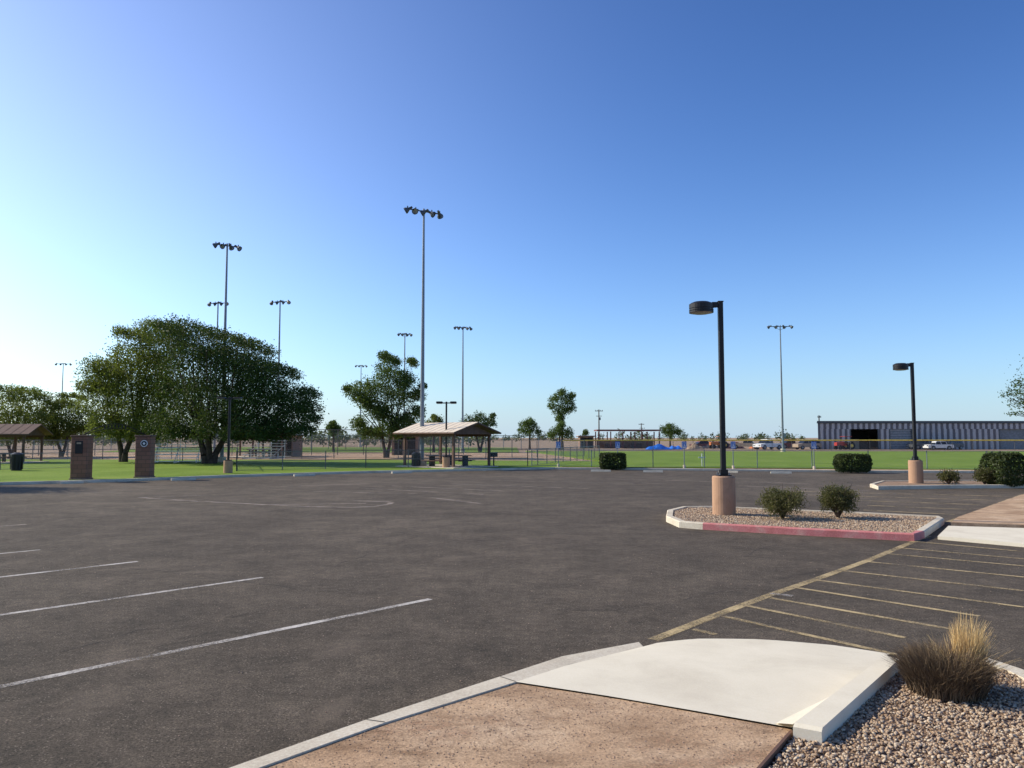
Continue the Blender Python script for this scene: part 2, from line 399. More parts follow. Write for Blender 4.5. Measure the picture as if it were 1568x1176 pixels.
for i,c in enumerate([[(0,1012),(90,1000),(210,965),(330,955)],[(200,800),(420,812),(640,822),(900,838),(1140,852),(1330,862)],[(470,905),(660,912),(800,930),(940,935),(1060,915),(1180,890),(1260,872)],[(0,800),(160,790),(330,778)],[(940,935),(1010,950)],[(120,860),(300,880),(470,905)],[(640,822),(560,850),(480,880)],[(700,760),(860,775),(1010,770)],[(330,955),(420,935),(520,930)],[(1140,852),(1190,835),(1240,832)],[(300,762),(500,790),(640,822)]]): crack(b,c,.010 if c[0][1]>900 else .016,i)
b.obj('asphalt_cracks')
# ---------------------------------------------------------------- painted markings
b=MB()
for a,c in [((0,848),(62,842)),((0,884),(211,860)),((0,942),(402,884.5)),((0,1052),(659,917.5))]:
    p,q=G(*a),G(*c); p=q+(p-q)*1.25; b.ribbon(p,q,.10,.004,'white_paint')
b.ribbon(G(1180,909),G(1214,913),.12,.0045,'white_paint')
b.obj('parking_line_markings')
b=MB()
el=[(212,762),(300,767.5),(400,772.5),(480,776),(540,777),(576,775.5),(596,772),(600,769.5),(588,768),(540,767)]
for i in range(len(el)-1): b.ribbon(G(*el[i]),G(*el[i+1]),.17,.004,'faint_paint')
for a,c in [((212,762),(330,758)),((400,773),(560,771)),((430,745),(560,741)),((560,748),(740,757)),((600,744),(770,752)),((690,741),(900,748)),((760,736),(1020,741)),((900,733),(1120,738)),((660,762),(735,771)),((450,752),(640,756)),((0,806),(40,803))]:
    b.ribbon(G(*a),G(*c),.12,.0045,'faint_paint')
b.obj('faded_court_markings')
b=MB()
edge=[(1000,980),(1105,939),(1180,911),(1250,887),(1330,858),(1400,829),(1422,821)]
for i in range(len(edge)-1): b.ribbon(G(*edge[i]),G(*edge[i+1]),.13,.004,'yellow_paint')
b.ribbon(G(1452,799),G(1566,757),.11,.004,'yellow_paint')
for a,c in [((1062,964),(1096,972)),((1108,944),(1372,1003)),((1144,928),(1386,977)),((1180,916),(1470,966)),((1218,900),(1500,944)),((1246,888),(1568,930)),((1288,874),(1568,905)),((1325,860),(1568,884)),((1358,848),(1568,867)),((1376,839),(1568,856)),((1398,829),(1568,845))]:
    b.ribbon(G(*a),G(*c),.085,.0055,'yellow_paint')
for i,(a,c) in enumerate([((1322,781),(1462,788)),((1328,774),(1480,780)),((1270,765),(1500,773)),((1240,758),(1518,766)),((1200,752),(1535,760)),((1130,744),(1330,752)),((1150,738),(1340,745))]):
    b.ribbon(G(*a),G(*c),.13,.0045,'yellow_paint' if i<5 else 'faint_paint')
b.obj('yellow_hatch_markings')
# ---------------------------------------------------------------- foreground kerb, dirt, ramp
ZT=.15
k1=G(350,1176,ZT); k2=G(765,1036,ZT); dk=(k1-k2).normalized()
kerb_out=[k2+dk*14, k1, G(560,1102,ZT), k2]
k_in=[G(395,1176,ZT)+dk*8,G(395,1176,ZT),G(590,1106,ZT),G(790,1044,ZT)]
b=MB(); b.prism([*kerb_out,*reversed(k_in)],0,.15,'kerb')
cI=[G(790,1044,ZT),G(870,1018,.10),G(985,990,.03)]
cO=[k2,G(860,1005,.09),G(978,983,.025)]
b.prism([Vector(p) for p in [*cO,*reversed(cI)]],0,None,'kerb')
# construction joints across the kerb
for a,c in ((k2,G(790,1044,ZT)),(G(560,1102,ZT),G(590,1106,ZT))):
    d=(c-a); b.ribbon(a+d*.03,c-d*.03,.008,ZT+.003,'crack')
b.obj('foreground_kerb')
b=MB()
n=16
def samp(pl,t):
    L=[0]
    for i in range(len(pl)-1): L.append(L[-1]+(pl[i+1]-pl[i]).length)
    x=t*L[-1]
    for i in range(len(pl)-1):
        if x<=L[i+1]+1e-9:
            f=(x-L[i])/(L[i+1]-L[i]); return pl[i].lerp(pl[i+1],f)
fe=[cI[2],G(1030,978,.012),G(1090,974,.012),G(1180,978,.012),G(1280,988,.012),G(1362,1001,.012)]
ne=[G(790,1044,ZT),G(960,1070,ZT),G(1212,1114,ZT)]
gv=[];
for j in range(9):
    s_=j/8
    for i in range(n+1):
        t=i/n; A=samp(ne,t); B=samp(fe,t)
        p=A.lerp(B,s_)
        w=(1-t)**3
        lc=samp(cI,s_); p=p.lerp(lc,w)
        gv.append(p)
b.add(gv,[(j*(n+1)+i,j*(n+1)+i+1,(j+1)*(n+1)+i+1,(j+1)*(n+1)+i) for j in range(8) for i in range(n)],'concrete')
lip=[gv[8*(n+1)+i] for i in range(n+1)]
b.add(lip+[Vector((p.x,p.y,-.01)) for p in lip],[(i,i+1,n+1+i+1,n+1+i) for i in range(n)],'concrete')
b.obj('concrete_kerb_ramp',True)
b=MB()
zt=.22
tp=[G(1214,1108,zt),G(1258,1116,zt),G(1379,1008,zt),G(1356,1002,zt)]
bt=[Vector((t.x,t.y,0)) for t in tp]
ctr=sum(tp,Vector())/4
ins=[t+(ctr-t).normalized()*.03 for t in tp]
low=[Vector((t.x,t.y,zt-.02)) for t in tp]
vs=bt+low+ins
b.add(vs,[(i,(i+1)%4,4+(i+1)%4,4+i) for i in range(4)]+[(4+i,4+(i+1)%4,8+(i+1)%4,8+i) for i in range(4)]+[(8,9,10,11)],'concrete')
w=[G(1356,1005,.03),G(1214,1109,zt-.015),G(1188,1107,ZT+.006),G(1300,1052,.10)]
b.add(w,[(0,1,2,3)],'concrete')
b.obj('ramp_side_kerb')
e1=G(1212,1122,ZT-.01); e2=G(1165,1176,ZT-.01); de=(e2-e1).normalized()
dirt=[k_in[0],k_in[1],k_in[2],k_in[3],G(960,1070,ZT),G(1212,1114,ZT),e1,e2,e2+de*6]
b=MB(); b.prism(dirt,-.005,ZT-.012,'dirt'); b.obj('foreground_dirt')
b=MB(); p=e1; q=e2+de*6; d_=Vector((-de.y,de.x,0))*.010
b.prism([p-d_,p+d_,q+d_,q-d_],0,ZT+.006,'edging'); b.obj('landscape_edging')
kerb2=[G(1376,1006,.13),G(1440,1002,.13),G(1510,1007,.13),G(1568,1026,.13),G(1640,1060,.13),G(1800,1150,.13)]
b=MB(); kin=kerb_path(b,kerb2,.16,0,.14,'kerb',-1); b.obj('gravel_bed_kerb')
gz=.115
gp=[tp[1],tp[2],*kin,G(2300,1700,0),q+Vector((.05,0,0)),e1+Vector((.03,0,0))]
b=MB(); b.prism(gp,-.004,gz,'gravel_bed'); b.obj('gravel_bed')
c=scatter(gp,90000,gz+.004); c=c[(c[:,1]>3.2)&(c[:,0]<6.0)]; c[:,2]+=rng.uniform(0,.014,len(c))
stones('gravel',c[:24000],.026,'stones')
c=scatter(dirt,30000,ZT-.010); c=c[c[:,1]>3.5]; stones('dirt_pebbles',c[:9000],.009,'pebbles')
poly_a=[(-8,4.5),(7,4.5),(9,15),(-12,15)]
c=scatter(poly_a,1400,.003); c=c[~inpoly(c,dirt)]; stones('loose_pebbles',c[:900],.012,'pebbles')
def blades(name,base,n,rad,hmin,hmax,lean,wid,mat,seglen=3,dirb=None):
    out=[]
    for i in range(n):
        a=random.uniform(0,6.283); r=rad*math.sqrt(random.random()); h=random.uniform(hmin,hmax)*(1-.25*(r/rad)**2)
        p=Vector(base)+Vector((math.cos(a)*r,math.sin(a)*r,random.uniform(0,.08)))
        l=random.uniform(.1,1)*lean; a2=a+random.gauss(0,.9); di=Vector((math.cos(a2),math.sin(a2),0))
        if dirb is not None: di=di*.4+Vector(dirb)
        sd=Vector((random.uniform(-1,1),random.uniform(-1,1),0)).normalized()*wid/2
        pts=[]
        for j in range(seglen+1):
            t=j/seglen; pts.append(p+di*(l*h*(t*t*.7+t*.3))+Vector((0,0,h*(t-.30*l*t*t))))
        for j in range(seglen):
            w0=1-j/seglen*.8; w1=1-(j+1)/seglen*.8
            out+= [pts[j]-sd*w0,pts[j]+sd*w0,pts[j+1]+sd*w1,pts[j+1]-sd*w1]
    return npmesh(name,np.array([tuple(v) for v in out]),4,[mat])
gb=G(1448,1062,gz)
o1=blades('dry_blades',gb,8500,.27,.16,.38,.9,.006,'drygrass')
o2=blades('blond_blades',gb+Vector((.23,.08,.10)),1100,.095,.20,.50,.7,.005,'blond',4,(.14,0,0))
o3=blades('blond_wisps',gb+Vector((.12,0,.05)),350,.20,.22,.42,1.0,.004,'blond')
e=bpy.data.objects.new('dry_ornamental_grass',None); e.location=gb; scene.collection.objects.link(e)
for o in(o1,o2,o3): o.parent=e; o.matrix_parent_inverse=Matrix.Translation(-gb)
# ---------------------------------------------------------------- islands
isl=[G(1020,799),G(1040,808),G(1076,811),G(1230,820),G(1400,829),G(1416,824),G(1446,803),G(1438,799),G(1300,792),G(1100,783),G(1046,783),G(1022,789)]
b=MB(); ks=['kerb','kerb']+['red_kerb']*3+['kerb']*7
cl=isl+[isl[0]]
inn1=kerb_path(b,cl,.16,0,.15,ks,1)
b.obj('island_kerb')
b=MB(); b.prism(inn1[:-1],0,.12,'gravel_bed'); b.obj('island_gravel_bed')
c=scatter(inn1[:-1],16000,.122); stones('island_gravel',c[:9000],.042,'stones')
isl2=[G(1332,746),G(1345,750),G(1470,748),G(1700,747),G(1700,739),G(1480,740),G(1350,741)]
b=MB(); inn2=kerb_path(b,isl2+[isl2[0]],.16,0,.15,'kerb',1); b.obj('island_kerb')
b=MB(); b.prism(inn2[:-1],0,.12,'gravel_bed'); b.obj('island_gravel_bed')
b=MB(); b.prism([G(1436,826),G(1452,803,.1),G(1620,808,.1),G(1900,830,.1),G(1900,870,0),G(1568,838)],0,.07,'concrete'); b.obj('concrete_sidewalk')
b=MB(); b.prism([G(1466,793,.1),G(1568,757,.1),G(1900,757,.1),G(1900,828,.1),G(1568,805,.1),G(1456,801,.1)],0,.12,'dirt'); b.obj('sidewalk_dirt')
# ---------------------------------------------------------------- lamps
def lot_lamp(u,v,vt):
    p=G(u,v); p.z=.11; top=D(u,vt,p.y).z
    b=MB(); ph=1.0
    b.cyl(p+Vector((0,0,-.05)),p+Vector((0,0,ph-.03)),.295,.29,'ped',28)
    b.cyl(p+Vector((0,0,ph-.03)),p+Vector((0,0,ph)),.29,.265,'ped',28)
    b.box(p+Vector((0,0,ph+.015)),(.34,.34,.03),'black',0,.005)
    for sx in(-1,1):
        for sy in(-1,1): b.cyl(p+Vector((sx*.12,sy*.12,ph+.03)),p+Vector((sx*.12,sy*.12,ph+.09)),.015,.015,'steel',6)
    b.box(p+Vector((0,0,ph+.10)),(.2,.2,.14),'black',0,.01)
    b.box(Vector((p.x,p.y,(p.z+ph+top)/2)),(.125,.125,top-p.z-ph),'black',0,.012)
    b.box(Vector((p.x,p.y,top)),(.15,.15,.03),'black',0,.008)
    hz=top-.16; hx=p.x-.50
    b.box(Vector((p.x-.13,p.y,hz+.08)),(.20,.09,.14),'black',0,.01)
    for z0,z1,r0,r1 in((.12,.15,.27,.20),(.09,.12,.315,.27),(-.02,.09,.315,.315),(-.05,-.02,.30,.30),(-.08,-.05,.315,.315),(-.10,-.08,.295,.295),(-.135,-.10,.315,.315)):
        b.cyl((hx,p.y,hz+z0),(hx,p.y,hz+z1),r0,r1,'black',28)
    b.cyl((hx,p.y,hz-.16),(hx,p.y,hz-.135),.20,.28,'lens',24)
    b.box(Vector((hx+.33,p.y,hz+.07)),(.16,.14,.12),'black',0,.01)
    return b.obj('parking_lot_lamp')
lot_lamp(1109,795,462); lot_lamp(1403,744,556)
def twin_lamp(u,v,vt,flat=.14):
    p=G(u,v); p.z=.1; top=D(u,vt,p.y).z; b=MB()
    b.cyl(p,p+Vector((0,0,.7)),.25,.25,'ped',20); b.box(p+Vector((0,0,.72)),(.3,.3,.04),'black')
    b.box(Vector((p.x,p.y,(p.z+.7+top)/2)),(.11,.11,top-p.z-.7),'black',0,.01)
    for sx in(-1,1):
        b.box((p.x+sx*.16,p.y,top-.09),(.24,.07,.07),'black')
        b.box((p.x+sx*(.26+.2),p.y,top-.06),(.42,.42,flat),'black',0,.03)
        b.box((p.x+sx*(.26+.2),p.y,top-.06-flat/2-.008),(.34,.34,.014),'lens')
    return b.obj('twin_head_lamp')
twin_lamp(683,719,615); twin_lamp(349,727,608,flat=.1)
def sport_pole(u,d,vt,nl=4,w=2.5,face=-.5,base_z=.05,two=False):
    t=D(u,vt,d); p=Vector((t.x,d,base_z)); hgt=t.z; b=MB()
    b.cyl(p-Vector((0,0,.1)),p+Vector((0,0,.5)),.34,.34,'kerb',14)
    b.cyl(p+Vector((0,0,.5)),(p.x,p.y,hgt*.5),.16,.12,'steel',12); b.cyl((p.x,p.y,hgt*.5),(p.x,p.y,hgt),.12,.07,'steel',12)
    b.box((p.x+.22,p.y-.1,2.4),(.3,.25,.6),'steel')
    ca,sa=math.cos(face),math.sin(face); A=Vector((ca,sa,0)); N=Vector((sa,-ca,0))
    z=hgt-.18; c=Vector((p.x,p.y,z))
    b.cyl(c-A*w/2,c+A*w/2,.05,.05,'lampgrey',8)
    for i in range(nl):
        q=c+A*(w*(i/(nl-1)-.5)); b.cyl(q,q+Vector((0,0,-.12)),.04,.04,'lampgrey',6)
        b.cyl(q,q+Vector((0,0,.2)),.03,.05,'lampgrey',6)
        dr=(N*random.uniform(.4,.7)*(1 if i%2 else -1)+A*(-.75 if i<nl/2 else .55)+Vector((0,0,-.5))).normalized(); h0=q+Vector((0,0,-.06))-dr*.12
        b.cyl(h0-dr*.26,h0,.08,.10,'lampgrey',10); b.cyl(h0,h0+dr*.22,.10,.22,'lampgrey',14,False)
        b.cyl(h0+dr*.21,h0+dr*.215,.20,.20,'lens',14); b.cyl(h0+dr*.22,h0+dr*.32,.225,.225,'lampgrey',14,False)
    if two:
        for s in(-1,1): b.cyl(c+A*s*w*.35,(p.x,p.y,z-.5),.02,.02,'lampgrey',5)
    return b.obj('sports_field_light_pole')
sport_pole(649,54,320,5,2.5,.55); sport_pole(348,63,373,4,1.8,.6)
sport_pole(334,90,462,4,2.2,-.2); sport_pole(429,90,460,4,2.2,-.25)
sport_pole(97,165,556,4,2.9,.1); sport_pole(620,118,510,4,1.8,.3,two=True); sport_pole(553,170,559,4,2.2,.1)
sport_pole(709,111,500,5,2.3,.35); sport_pole(1194.5,109,498,4,3.1,-.05,two=True)
# ---------------------------------------------------------------- fences
def fence(pts,h,sp_,z=.1,r=.03,rail='railm',cap=None,mid=False,name='chain_link_fence'):
    b=MB(); sheets=[]
    for a,c in zip(pts[:-1],pts[1:]):
        a=Vector((a[0],a[1],z));c=Vector((c[0],c[1],z)); L=(c-a).length; n=max(1,int(L/sp_))
        for i in range(n+1): q=a.lerp(c,i/n); b.cyl(q-Vector((0,0,.1)),q+Vector((0,0,h+.03)),r,r,rail,6)
        up=Vector((0,0,h)); b.cyl(a+up,c+up,r*.75 if not cap else .10,r*.75 if not cap else .10,cap or rail,6)
        if mid: b.cyl(a+up*.5,c+up*.5,r*.6,r*.6,rail,5)
        b.cyl(a+up*.04,c+up*.04,r*.4,r*.4,rail,4)
        sheets.append((a,c,L))
    ob=b.obj(name)
    vs=[];fs=[];uv=[]
    for a,c,L in sheets:
        o=len(vs); d=(c-a).normalized(); off=Vector((d.y,-d.x,0))*(r+.004)
        vs+= [a+off+Vector((0,0,.03)),c+off+Vector((0,0,.03)),c+off+Vector((0,0,h)),a+off+Vector((0,0,h))]; fs.append((o,o+1,o+2,o+3)); uv+= [(0,0),(L,0),(L,h),(0,h)]
    me=bpy.data.meshes.new('mesh'); me.from_pydata([tuple(v) for v in vs],[],fs); l=me.uv_layers.new(); 
    for i,x in enumerate(uv): l.data[i].uv=x
    me.materials.append(M['chain']); m=bpy.data.objects.new('wire_mesh',me); scene.collection.objects.link(m); m.parent=ob
    return ob
fence([G(362,724),G(560,719),G(808,716)],1.15,2.4,.1,.035,mid=True)
fence([G(808,716),(9,80)],1.15,2.6,.1,.035)
fence([G(808,716)+Vector((0.3,.4,0)),G(1000,717),G(1330,720),G(1700,722)],1.15,3.0,.1,.03,rail='steel')
fence([G(240,709),G(362,711),G(362,724)],1.2,2.4,.1,.035)
fence([(-62,73),(-30,76),(-8,76),(8,86)],1.8,3,.05,.04,mid=True)
fence([(-70,88),(-30,92),(-6,96)],3.0,3,.05,.05,mid=True)
fence([(-90,130),(-30,140),(8,140)],2.4,3,.05,.06,rail='steel')
fence([(8,122),(20,128),(60,130),(110,127)],1.6,3.2,.05,.04,cap='yellow')
fence([G(0,722),G(108,719)],1.0,2.2,.1,.03)
# ---------------------------------------------------------------- entrance pillars
def pillar(u,v,vt,emblem):
    p=G(u,v); p.z=.0; top=D(u,vt,p.y).z; b=MB()
    b.box((0,0,top/2),(.72,.72,top),'brick',0,.015)
    b.box((0,0,top+.045),(.80,.80,.09),'brown',0,.02)
    b.box((0,0,.08),(.80,.80,.16),'brickb',0,.01)
    if emblem:
        b.cyl((.06,-.362,top-.33),(.06,-.39,top-.33),.17,.17,'white',24); b.cyl((.06,-.388,top-.33),(.06,-.398,top-.33),.13,.13,'black',24); b.cyl((.06,-.397,top-.33),(.06,-.402,top-.33),.07,.07,'white',5)
    else:
        b.box((0,-.37,top-.5),(.34,.03,.6),'black',0,.005)
        b.box((0,-.387,top-.3),(.2,.008,.08),'tan')
    ob=b.obj('park_entrance_pillar'); ob.location=(p.x,p.y,0); ob.rotation_euler.z=.12; return p,top
pa,ta=pillar(124,737,669,False); pb,tb=pillar(221,734,669,True)
b=MB(); N_=18
arc=[]
for i in range(N_+1):
    t=i/N_; arc.append(Vector((pa.x+(pb.x-pa.x)*t,pa.y+(pb.y-pa.y)*t,ta+.09+.55*math.sin(math.pi*t))))
for i in range(N_):
    b.cyl(arc[i],arc[i+1],.02,.02,'black',6)
    a2=arc[i]-Vector((0,0,.22*math.sin(math.pi*i/N_))); c2=arc[i+1]-Vector((0,0,.22*math.sin(math.pi*(i+1)/N_))); b.cyl(a2,c2,.016,.016,'black',6)
    if 5<i<13 : b.box((arc[i]+a2)/2,(.06,.02,.14),'black')
b.obj('park_entrance_arch')
# ---------------------------------------------------------------- ramadas
def ramada(c,rot,L,W,eave,ridge,roof='cream',fascia='brown',posts=(3,2),name='picnic_ramada'):
    b=MB(); 
    hl,hw=L/2,W/2
    def roofpts(dz): return [(-hl,-hw,eave+dz),(hl,-hw,eave+dz),(hl,hw,eave+dz),(-hl,hw,eave+dz),(-hl,0,ridge+dz),(hl,0,ridge+dz)]
    t=roofpts(.10); o=roofpts(0)
    b.add(t,[(0,1,5,4),(2,3,4,5)],roof); b.add(o,[(4,5,1,0),(5,4,3,2)],fascia)
    for i,j in((0,1),(2,3),(3,4),(4,0),(1,5),(5,2)): b.add([o[i],o[j],t[j],t[i]],[(0,1,2,3)],fascia)
    k=int(L/.6)
    for i in range(1,k):
        x=-hl+L*i/k
        for s in(-1,1): b.cyl((x,s*hw,eave+.105),(x,0,ridge+.105),.015,.015,roof,4)
    for sx in(-1,1):
        b.add([(sx*(hl-.45),-hw*.85,eave-.02),(sx*(hl-.45),hw*.85,eave-.02),(sx*(hl-.45),0,ridge-.12)],[(0,1,2)],fascia)
    for i in range(posts[0]):
        for j in range(posts[1]):
            x=(-hl+.6)+(L-1.2)*i/(posts[0]-1); y=(-hw+.6)+(W-1.2)*j/(posts[1]-1)
            b.box((x,y,eave/2+.05),(.16,.16,eave-.1),'brown',0,.01)
    for j in range(posts[1]):
        y=(-hw+.6)+(W-1.2)*j/(posts[1]-1); b.box((0,y,eave-.08),(L-.9,.14,.2),fascia)
    b.box((0,0,.03),(L-.3,W-.3,.06),'kerb')
    for ty in(-.9,.9):
        b.box((.2,ty,.76),(1.9,.75,.05),'brown'); 
        for s in(-1,1): b.box((.2,ty+s*.62,.45),(1.9,.26,.04),'brown')
        for s in(-1,1): b.box((.2+s*.7,ty,.4),(.07,1.3,.06),'black'); b.box((.2+s*.7,ty,.38),(.08,.5,.72),'black')
    ob=b.obj(name); ob.location=(c[0],c[1],.09); ob.rotation_euler.z=rot; return ob
c=D(684,700,53.5); ramada((c.x,c.y),-.72,6.0,4.6,2.25,2.95,posts=(2,2))
c=D(8,700,62); ramada((c.x,c.y),.15,5.2,4.4,2.2,3.0,roof='brown')
c=D(395,690,80); ramada((c.x,c.y),.0,6.0,4.4,2.3,2.9)
def block_building(u0,u1,d,h,name='restroom_building'):
    a=D(u0,680,d); c=D(u1,680,d); w=c.x-a.x; b=MB()
    b.box((0,0,h/2),(w,4,h),'brickb'); b.box((0,0,h+.08),(w+.8,4.8,.16),'brown',0,.02); b.prism([(-w/2-.3,-2.3),(w/2+.3,-2.3),(w/2+.3,2.3),(-w/2-.3,2.3)],h+.162,h+.24,'cream')
    b.box((-w*.25,-2.01,1.05),(.95,.05,2.1),'black'); b.box((w*.25,-2.01,1.05),(.95,.05,2.1),'black'); b.box((0,-2.01,h-.4),(w*.3,.05,.3),'dark')
    for x in(-w*.25,w*.25): b.box((x,-2.02,2.14),(1.1,.06,.08),'tan')
    ob=b.obj(name); ob.location=((a.x+c.x)/2,d+2,.05)
block_building(415,448,84,2.2,'restroom_building'); block_building(600,640,92,2.3,'dugout_building'); block_building(888,909,150,2.2,'concession_building')
def bleachers(u,d,rot,w=3.6):
    p=D(u,680,d); b=MB()
    for i in range(5):
        b.box((0,i*.6,.4+i*.26),(w,.28,.04),'alum'); b.box((0,i*.6-.3,.16+i*.26),(w,.24,.03),'alum')
    for x in(-w/2+.2,0,w/2-.2):
        b.cyl((x,-.3,.05),(x,2.5,1.35),.03,.03,'alum',6); b.cyl((x,-.3,.05),(x,2.5,.05),.03,.03,'alum',6); b.cyl((x,2.5,.05),(x,2.5,2.1),.03,.03,'alum',6); b.cyl((x,1.2,.05),(x,1.2,.8),.03,.03,'alum',6)
    for z in(1.7,2.05): b.cyl((-w/2,2.55,z),(w/2,2.55,z),.025,.025,'alum',6)
    ob=b.obj('bleachers'); ob.location=(p.x,p.y,.09); ob.rotation_euler.z=rot
bleachers(268,61,.25); bleachers(395,72,-.2,3.2)
# ---------------------------------------------------------------- signs, bins, wheel stops, small items
def acc_sign(u,v,vt):
    p=G(u,v); top=D(u,vt,p.y).z; b=MB(); b.cyl((0,0,0),(0,0,top),.03,.03,'steel',8)
    b.box((0,-.035,top-.2),(.32,.012,.46),'blue',0,.004); b.box((0,-.044,top-.17),(.26,.004,.26),'white'); b.box((0,-.048,top-.17),(.21,.004,.21),'blue')
    b.box((.0,-.0515,top-.17),(.05,.003,.14),'white'); b.box((0.02,-.0515,top-.25),(.12,.003,.035),'white'); b.box((0,-.044,top-.36),(.26,.004,.06),'white')
    b.cyl((0,0,0),(0,0,.25),.09,.09,'kerb',10)
    ob=b.obj('accessible_parking_sign'); ob.location=(p.x,p.y,.05)
for u,v in((855,717),(946,718),(1048,719),(1123,720),(1247,721)): acc_sign(u,v,678)
def bin_(u,v,s=1):
    p=G(u,v); b=MB(); b.cyl((0,0,0),(0,0,.82),.26,.30,'black',16); b.cyl((0,0,.82),(0,0,.9),.32,.32,'black',16); b.cyl((0,0,.9),(0,0,1.0),.32,.12,'black',16)
    for i in range(12):
        a=i*math.pi/6; b.box((.30*math.cos(a),.30*math.sin(a),.42),(.02,.05,.7),'black',a)
    ob=b.obj('trash_can'); ob.location=(p.x,p.y,.1); ob.scale=(s,s,s)
bin_(637,717); bin_(25,723,1.1)
def grill(u,v):
    p=G(u,v); b=MB(); b.cyl((0,0,0),(0,0,.65),.05,.05,'black',8); b.box((0,0,.8),(.55,.4,.28),'black',0,.02); b.box((0,0,.95),(.6,.3,.03),'steel')
    ob=b.obj('park_grill'); ob.location=(p.x,p.y,.1)
grill(756,716)
def wheel_stop(p,q):
    b=MB(); L=(q-p).length; prof=[(-.08,0),(-.055,.11),(.055,.11),(.08,0)]
    b.extr(prof,(0,0,0),L,'kerb'); ob=b.obj('concrete_wheel_stop'); ob.location=((p+q)/2); ob.location.z=.004
    d=q-p; ob.rotation_euler.z=math.atan2(d.y,d.x)-math.pi/2
for a,c in(((92,741),(128,740)),((262,736),(300,735)),((450,729.5),(482,728.5)),((600,725),(630,724)),((905,722),(935,722.3)),((985,723),(1015,723.3)),((1100,723.5),(1130,724)),((1180,725),(1212,725.3))):
    wheel_stop(G(*a),G(*c))
b=MB(); b.cyl((0,0,0),(0,0,.9),.03,.03,'white',8); b.box((0,0,.62),(.5,.04,.08),'white'); o=b.obj('white_field_marker_post'); o.location=G(1075,716); o.location.z=.09
# ---------------------------------------------------------------- warehouse
d0=138; xa=D(1253,680,d0).x; xb=D(1680,680,d0).x; top=D(1253,645,d0).z; b=MB()
def xs(u): return D(u,680,d0).x
segs=[(xa,xs(1302)),(xs(1345),xs(1362)),(xs(1397),xs(1530)),(xs(1576),xb)]
def corr(x0,x1,z0,z1,y):
    n=max(1,int(round((x1-x0)/1.0))); st=(x1-x0)/n
    for i in range(n):
        x=x0+i*st; pr=[(x,y),(x+st*.45,y),(x+st*.5,y-.14),(x+st*.95,y-.14),(x+st,y)]
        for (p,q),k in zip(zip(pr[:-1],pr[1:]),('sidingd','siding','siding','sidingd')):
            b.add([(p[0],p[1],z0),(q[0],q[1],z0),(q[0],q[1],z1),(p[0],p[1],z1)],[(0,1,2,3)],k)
oz=D(1300,657,d0).z
for x0,x1 in segs: corr(x0,x1,0,oz,d0)
corr(xa,xb,oz,top-.25,d0)
yb=d0+18; xbl=xa*yb/d0+1.5
b.prism([(xa-.25,d0-.3),(xb+.3,d0-.3),(xb+.3,yb+.3),(xbl-.25,yb+.3)],top-.16,top+.05,'lampgrey'); b.box(((xa+xb)/2,d0-.22,top-.29),(xb-xa+.5,.1,.2),'lampgrey')
def wall(p,q,k): b.add([(p[0],p[1],0),(q[0],q[1],0),(q[0],q[1],top-.17),(p[0],p[1],top-.17)],[(0,1,2,3)],k)
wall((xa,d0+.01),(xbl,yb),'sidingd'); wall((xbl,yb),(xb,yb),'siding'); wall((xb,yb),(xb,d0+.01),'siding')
b.box(((xs(1362)+xs(1397))/2,d0+.15,oz/2),(xs(1397)-xs(1362),.1,oz),'door'); b.box(((xs(1530)+xs(1576))/2,d0+.3,oz/2),(xs(1576)-xs(1530),.1,oz),'door')
for i in range(8): b.box(((xs(1362)+xs(1397))/2,d0+.09,oz*(i+.5)/8),(xs(1397)-xs(1362)-.1,.02,.05),'siding')
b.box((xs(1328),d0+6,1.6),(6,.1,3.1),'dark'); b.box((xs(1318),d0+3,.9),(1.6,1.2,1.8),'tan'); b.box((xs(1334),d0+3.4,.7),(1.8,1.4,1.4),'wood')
for u in(1302,1345,1362,1397,1530,1576): b.box((xs(u),d0-.1,oz/2),(.22,.14,oz),'lampgrey')
b.obj('metal_warehouse')
x0=D(912,680,152).x; x1=D(1008,680,152).x; z0=D(912,661,152).z; z1=D(912,657,152).z; b=MB()
b.box(((x0+x1)/2,152,(z0+z1)/2),(x1-x0,6,.28),'maroon',0,.02)
for i in range(6):
    x=x0+.3+(x1-x0-.6)*i/5
    for y in(-2.7,2.7): b.box((x,152+y,z0/2),(.2,.2,z0),'maroon')
for x in(x0+3,x0+8): b.box((x,153,.5),(2.2,1,1),'brown'); b.box((x,153,1.02),(2.5,1.3,.06),'tan')
b.box(((x0+x1)/2,154.6,.8),(x1-x0-1,.1,1.6),'brickb')
b.obj('dugout_shade_structure')
def util(u,d,vt,arm=1.6):
    t=D(u,vt,d); b=MB(); b.cyl((0,0,0),(0,0,t.z),.17,.11,'wood',8)
    b.box((0,-.14,t.z-.35),(arm*1.4,.12,.14),'wood'); b.box((0,-.14,t.z-1.5),(arm,.1,.12),'wood')
    for x in(-arm*.6,-arm*.25,arm*.25,arm*.6): b.cyl((x,-.14,t.z-.28),(x,-.14,t.z-.08),.05,.04,'lampgrey',6)
    b.cyl((.25,0,t.z-2.4),(.25,0,t.z-1.8),.16,.16,'steel',10); ob=b.obj('utility_pole'); ob.location=(t.x,d,0)
util(917,175,627,1.3); util(982,230,648,1.2); util(1254,150,636,.5); util(575,260,652)
